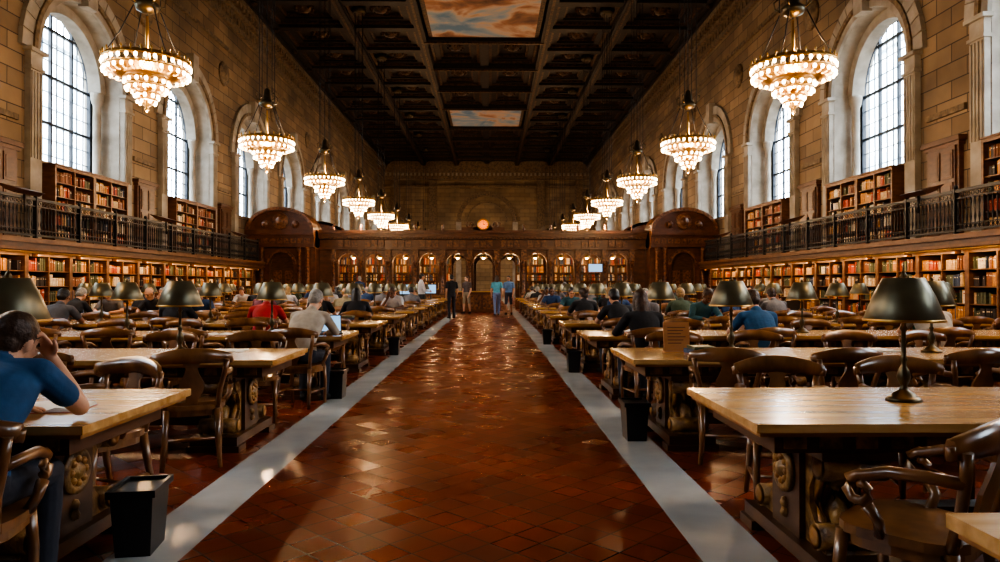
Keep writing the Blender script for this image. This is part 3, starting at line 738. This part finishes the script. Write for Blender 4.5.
def standJ(step=0,**kw):
    J=dict(pelvis=(0,0,.98),waist=(0,0,1.14),chest=(0,-.01,1.30),shoulder=(0,-.02,1.44),neck=(0,-.01,1.53),head=(0,.02,1.645),pitch=-.1)
    for s_,k in ((-1,'l'),(1,'r')):
        st=s_*step
        J['sh_'+k]=(s_*.185,-.02,1.42); J['el_'+k]=(s_*.24,-.04-st*.3,1.13); J['wr_'+k]=(s_*.22,.06-st*.6,.89)
        J['hp_'+k]=(s_*.09,0,.94); J['kn_'+k]=(s_*.10,.02+st*.6,.50); J['an_'+k]=(s_*.10,-.03+st,.09); J['toe_'+k]=(s_*.12,.14+st,.035)
        J['hu_'+k]=(s_,0,0)
    J.update(kw); return J
standing=[body(standJ(0)),body(standJ(.2),style='long',longs=False),body(standJ(.0,el_r=(.25,.05,1.15),wr_r=(.10,.27,1.12)),longs=True,shorts=False),body(standJ(.12),style='short',shorts=True)]
skins=[mat('skin_%d'%i,c,.5) for i,c in enumerate([(.52,.29,.19),(.43,.23,.14),(.30,.15,.09),(.12,.055,.03)])]
cm={}
def cloth(c):
    if c not in cm: cm[c]=mat('fabric_%d'%len(cm),c,.85,col2=tuple(x*.75 for x in c),scale=(12,12,12),bump=.3)
    return cm[c]
hairs={'grey':mat('hair_grey',(.30,.28,.25),.6,col2=(.18,.17,.15),scale=(40,40,40),bump=.5),'brown':mat('hair_brown',(.06,.03,.015),.5,col2=(.03,.015,.01),scale=(40,40,40),bump=.5),'black':mat('hair_black',(.008,.007,.006),.45,col2=(.015,.012,.01),scale=(40,40,40),bump=.5),'blond':mat('hair_blond',(.35,.22,.09),.5,col2=(.22,.13,.05),scale=(40,40,40),bump=.5)}
eye=mat('eye_dark',(.03,.02,.015),.2); lip=mat('lip',(.40,.16,.12),.5)
def person(me,x,y,rz,shirt,hair,pants=(.03,.035,.05),skin=0,name='seated_reader',sc=1.):
    o=obj(name,me,(x,y,0),rz,(sc,sc,sc))
    ms=[skins[skin],cloth(shirt),cloth(pants),cloth((.02,.018,.016)),hairs[hair],eye,lip]
    for i,m in enumerate(ms): o.material_slots[i].link='OBJECT'; o.material_slots[i].material=m
    return o
NY=[3.0+2.6*k for k in range(12)]
def near(k): return NY[k]-.27
def far(k): return NY[k]+1.08+.27
RX,LX=1.15,-1.73
taken=[]; ppl=[]
def sit(v,x,y,back,shirt,hair,skin=0,rz=0.,me=None,pants=(.03,.035,.05),name='seated_reader',crz=None):
    r=(0 if back else pi)+rz
    person(me or seated[v],x,y,r,shirt,hair,pants,skin,name)
    obj('reading_chair',chair_me,(x,y-(.02 if back else -.02),0),r if crz is None else crz); taken.append((x,y)); ppl.append((x,y))
BLUE=(.03,.07,.17); RED=(.40,.03,.03); BEI=(.42,.37,.30); BLK=(.015,.015,.018); WHT=(.5,.5,.52); TEAL=(.04,.12,.15); GRN=(.05,.08,.05); GRY=(.16,.16,.17)
sit(0,-2.05,2.75,True,(.02,.085,.20),'brown',0,.10,me=hero,name='seated_man',crz=.30)
sit(3,-2.12,near(2),True,BEI,'grey',0,-.15,name='seated_man')
sit(0,-3.35,near(3)-.1,True,RED,'black',1,.1)
sit(4,-4.7,near(3),True,BLK,'brown',0,.0)
sit(0,-6.5,near(3),True,(.1,.1,.11),'black',2)
sit(2,-2.5,near(4),True,BLK,'black',1,.2)
sit(0,3.1,near(2),True,(.02,.09,.20),'brown',0,.1)
sit(5,5.1,near(2),True,BEI,'grey',0,-.1,name='seated_man')
sit(4,6.45,near(3),True,(.02,.12,.08),'brown',0)
sit(0,1.95,near(3)-.1,True,BLK,'black',1,.25)
sit(2,1.75,near(2)-.02,True,BLK,'brown',0,.15)
sit(0,2.0,far(4),False,GRY,'brown',0,-.1)
sit(0,2.0,far(5),False,TEAL,'black',1)
sit(5,-2.7,far(6),False,WHT,'grey',0)
# keep clear space where people stand between the rows
taken += [(-2.5,25.64),(-2.5,25.1),(-2.5,26.15),(-1.9,28.2)]
rnd=random.Random(11)
pal=[BLUE,GRY,BEI,BLK,WHT,TEAL,GRN,GRY,BLK,GRY,(.3,.25,.15),(.2,.06,.08),BLK,BLUE]
for k in range(3,12):
    for side in (-1,1):
        for i in range(7):
            for nf in (0,1):
                if rnd.random()<(.34 if k>=4 else .1):
                    x=(RX+.62+.92*i) if side>0 else (LX-.62-.92*i); y=near(k) if nf==0 else far(k)
                    if any(abs(x-a)<.6 and abs(y-b)<.6 for a,b in taken): continue
                    sit(rnd.randrange(6),x,y,nf==0,rnd.choice(pal),rnd.choice(['grey','brown','black','brown','blond']),rnd.choice([0,0,1,2,3]),rnd.uniform(-.25,.25))
# standing people
person(standing[1],.30,31.0,.1,(.10,.34,.45),'brown',(.15,.2,.35),0,'standing_woman')
person(standing[3],.85,31.8,2.9,(.12,.22,.4),'black',(.05,.05,.07),1,'standing_man')
person(standing[0],-1.55,28.3,.4,BLK,'black',(.02,.02,.025),1,'standing_man')
person(standing[2],-2.5,25.64,-1.2,WHT,'black',(.03,.03,.03),1,'standing_man')
person(standing[3],-1.1,33.0,2.6,(.1,.08,.08),'brown',(.3,.25,.18),0,'walking_man')
person(standing[1],3.6,33.9,1.5,GRY,'brown',(.05,.06,.1),0,'standing_woman')
person(standing[0],6.6,33.9,-.6,(.5,.42,.3),'brown',(.05,.06,.1),0,'standing_man')
person(standing[2],-6.3,33.9,.3,BLUE,'grey',(.05,.05,.05),0,'standing_man')

# ---------------------------------------------------------------- furnish
for k in range(-1,12):
    yc=(NY[k]+.54) if k>=0 else 1.29
    for side in (-1,1):
        ex=RX if side>0 else LX
        if k==-1 and side>0: ex=1.2
        obj('reading_table',table_me,(ex,yc,0),0 if side>0 else pi)
        for j,lx in enumerate((1.0,2.8,4.55,6.3)):
            xx=ex+side*lx
            if k==-1 : continue
            if k==0 and side<0 and j==0: xx=-2.46
            obj('desk_lamp',lamp_me,(xx,yc+.07,.75),rnd.uniform(0,3))
        for i in range(7):
            x=ex+side*(.62+.92*i)
            for nf,yy in ((0,(yc-.54)-.22),(1,yc+.54+.24)):
                if k==-1 and (nf==0 or side<0 or i<2): continue
                if k==0 and nf==0 and i==0: continue
                x2=x+rnd.uniform(-.08,.08); y2=yy+rnd.uniform(-.06,.06)*(-1)
                if any(abs(x2-a)<.66 and abs(y2-b)<.7 for a,b in taken): continue
                if rnd.random()<.08: continue
                obj('reading_chair',chair_me,(x2,y2,0),(0 if nf==0 else pi)+rnd.uniform(-.4,.4)); taken.append((x2,y2))
            if k>=0 and rnd.random()<.5 and not (k==0 and (i<2 or side>0)):
                me=rnd.choice(items); nf=rnd.random()<.5
                ix,iy=ex+side*(.62+.92*i),yc+(-.30 if nf else .30); rzz=(0 if nf else pi)+rnd.uniform(-.15,.15)
                if any(abs(ix-a)<.5 and abs(iy-b)<.8 for a,b in ppl): continue
                if any(abs(ix-(ex+side*lx))<.28 for lx in (1.0,2.8,4.55,6.3)) and me is papers: continue
                obj(me.name.split('.')[0],me,(ix,iy,.75),rzz)
# hero chair front right
obj('reading_chair',chair_me,(1.60,2.62,0),radians(38))
obj('open_book',openbook,(-2.12,3.42,.75),.1)
obj('laptop',laptop_me,(-1.98,8.62,.75),.3)
# sign on table
mb=MB(); mb.box(-.115,.115,-.008,.008,.012,.27,signwood,Matrix.Rotation(-.12,4,'X')); mb.box(-.12,.12,-.05,.05,0,.014,signwood)
for i in range(6): mb.box(-.08,.08-.02*(i%3),-.0105,-.0085,.22-.028*i,.226-.028*i,dkwood,Matrix.Rotation(-.12,4,'X'))
obj('table_sign',mb,(1.66,6.2,.75),0)
for x,y,r in ((-1.79,3.62,.15),(1.27,6.15,0),(-1.84,8.45,0),(1.3,10.9,0),(-1.85,13.6,0),(1.3,16,0)): obj('waste_bin',bin_me,(x,y,0),pi/2+r)

# ---------------------------------------------------------------- chandeliers
mb=MB(); ZC=5.3
def ringlet(r,z,n,br,tube_r=.022,m=bulb,el=1.3):
    mb.lathe([(r-tube_r,z-tube_r),(r+tube_r,z-tube_r),(r+tube_r*1.3,z),(r+tube_r,z+tube_r),(r-tube_r,z+tube_r),(r-tube_r,z-tube_r)],(0,0,0),brass,32,open=True)
    for i in range(n):
        a=2*pi*i/n; mb.ball((r*cos(a),r*sin(a),z-tube_r-br*el*.8),br,m,8,5,(1,1,el)) 
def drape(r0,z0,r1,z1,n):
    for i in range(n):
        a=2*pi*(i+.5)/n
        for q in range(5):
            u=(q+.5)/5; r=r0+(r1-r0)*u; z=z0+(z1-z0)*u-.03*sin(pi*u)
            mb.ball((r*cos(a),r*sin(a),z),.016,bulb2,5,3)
ringlet(.78,.38,30,.034); ringlet(.765,.22,28,.034); 
drape(.77,.31,.765,.24,28); drape(.75,.15,.60,.10,26)
mb.lathe([(.73,.20),(.60,.13),(.42,.10),(.12,.12)],(0,0,0),brass,32,open=True)
ringlet(.40,.05,15,.034); ringlet(.37,-.09,14,.032); drape(.36,-.15,.22,-.18,12)
mb.lathe([(.36,-.10),(.2,-.18),(.08,-.16)],(0,0,0),brass,24,open=True)
ringlet(.21,-.22,9,.034); ringlet(.17,-.34,7,.028)
mb.lathe([(.02,1.3),(.04,.9),(.03,.7),(.08,.5),(.12,.3),(.06,.1),(.12,-.1),(.05,-.3),(.10,-.42),(.03,-.48),(.05,-.52),(.001,-.58)],(0,0,0),brass,14)
mb.lathe([(.80,.39),(.77,.45),(.71,.45)],(0,0,0),brass,32,open=True)
for i in range(28):
    a=2*pi*i/28; mb.lathe([(.024,.40),(.012,.44),(.026,.48),(.001,.53)],(.79*cos(a),.79*sin(a),0),brass,6)
for i in range(8):
    a=pi*i/4; c,s_=cos(a),sin(a)
    mb.tube([(.1*c,.1*s_,.26),(.5*c,.5*s_,.31),(.78*c,.78*s_,.38)],.016,brass,6)
for i in range(4):
    a=pi*i/2+pi/4; c,s_=cos(a),sin(a)
    mb.tube([(.77*c,.77*s_,.42),(.52*c,.52*s_,.85),(.26*c,.26*s_,1.45)],.012,iron,5)
    mb.tube([(.26*c,.26*s_,1.5),(.26*c,.26*s_,H-ZC-.5)],.012,iron,5)
    mb.tube([(.2*c,.2*s_,1.5),(.34*c,.34*s_,1.58),(.37*c,.37*s_,1.72),(.28*c,.28*s_,1.78)],.02,bronze,6)
mb.tube([(0,0,1.2),(0,0,H-ZC-.5)],.014,iron,5)
mb.lathe([(.05,1.35),(.2,1.42),(.24,1.52),(.12,1.62),(.08,1.9),(.001,2.0)],(0,0,0),bronze,12)
mb.lathe([(.3,H-ZC-.55),(.36,H-ZC-.45),(.36,H-ZC-.2)],(0,0,0),bronze,12)
ch=mb.mesh('chandelier')
for i,c in enumerate(WC[1:]):
    for x in (-6.7,6.0):
        obj('chandelier',ch,(x,c,ZC),.1)
        l=bpy.data.lights.new('chandelier_light','POINT'); l.energy=420; l.color=(1,.64,.34); l.shadow_soft_size=.1
        o=bpy.data.objects.new('chandelier_light',l); o.location=(x,c,ZC-.75); COL.objects.link(o)
        l=bpy.data.lights.new('chandelier_light','POINT'); l.energy=90; l.color=(1,.62,.32); l.shadow_soft_size=.1
        o=bpy.data.objects.new('chandelier_light',l); o.location=(x+.3,c,ZC+.75); COL.objects.link(o)

# ---------------------------------------------------------------- world + camera
w=bpy.data.worlds.new('World'); S.world=w; w.use_nodes=True
b=w.node_tree.nodes['Background']; b.inputs[0].default_value=(.76,.88,1,1); b.inputs[1].default_value=21
cam=bpy.data.cameras.new('Camera'); co=bpy.data.objects.new('Camera',cam); COL.objects.link(co)
cam.sensor_width=36; cam.lens=25.2; cam.clip_start=.05; cam.clip_end=400
co.location=(0,0,1.35); co.rotation_euler=(radians(90+.33),0,radians(-.82)); S.camera=co
S.view_settings.view_transform='AgX'; S.view_settings.look='AgX - High Contrast'; S.view_settings.exposure=0
print('objects',len(bpy.data.objects))
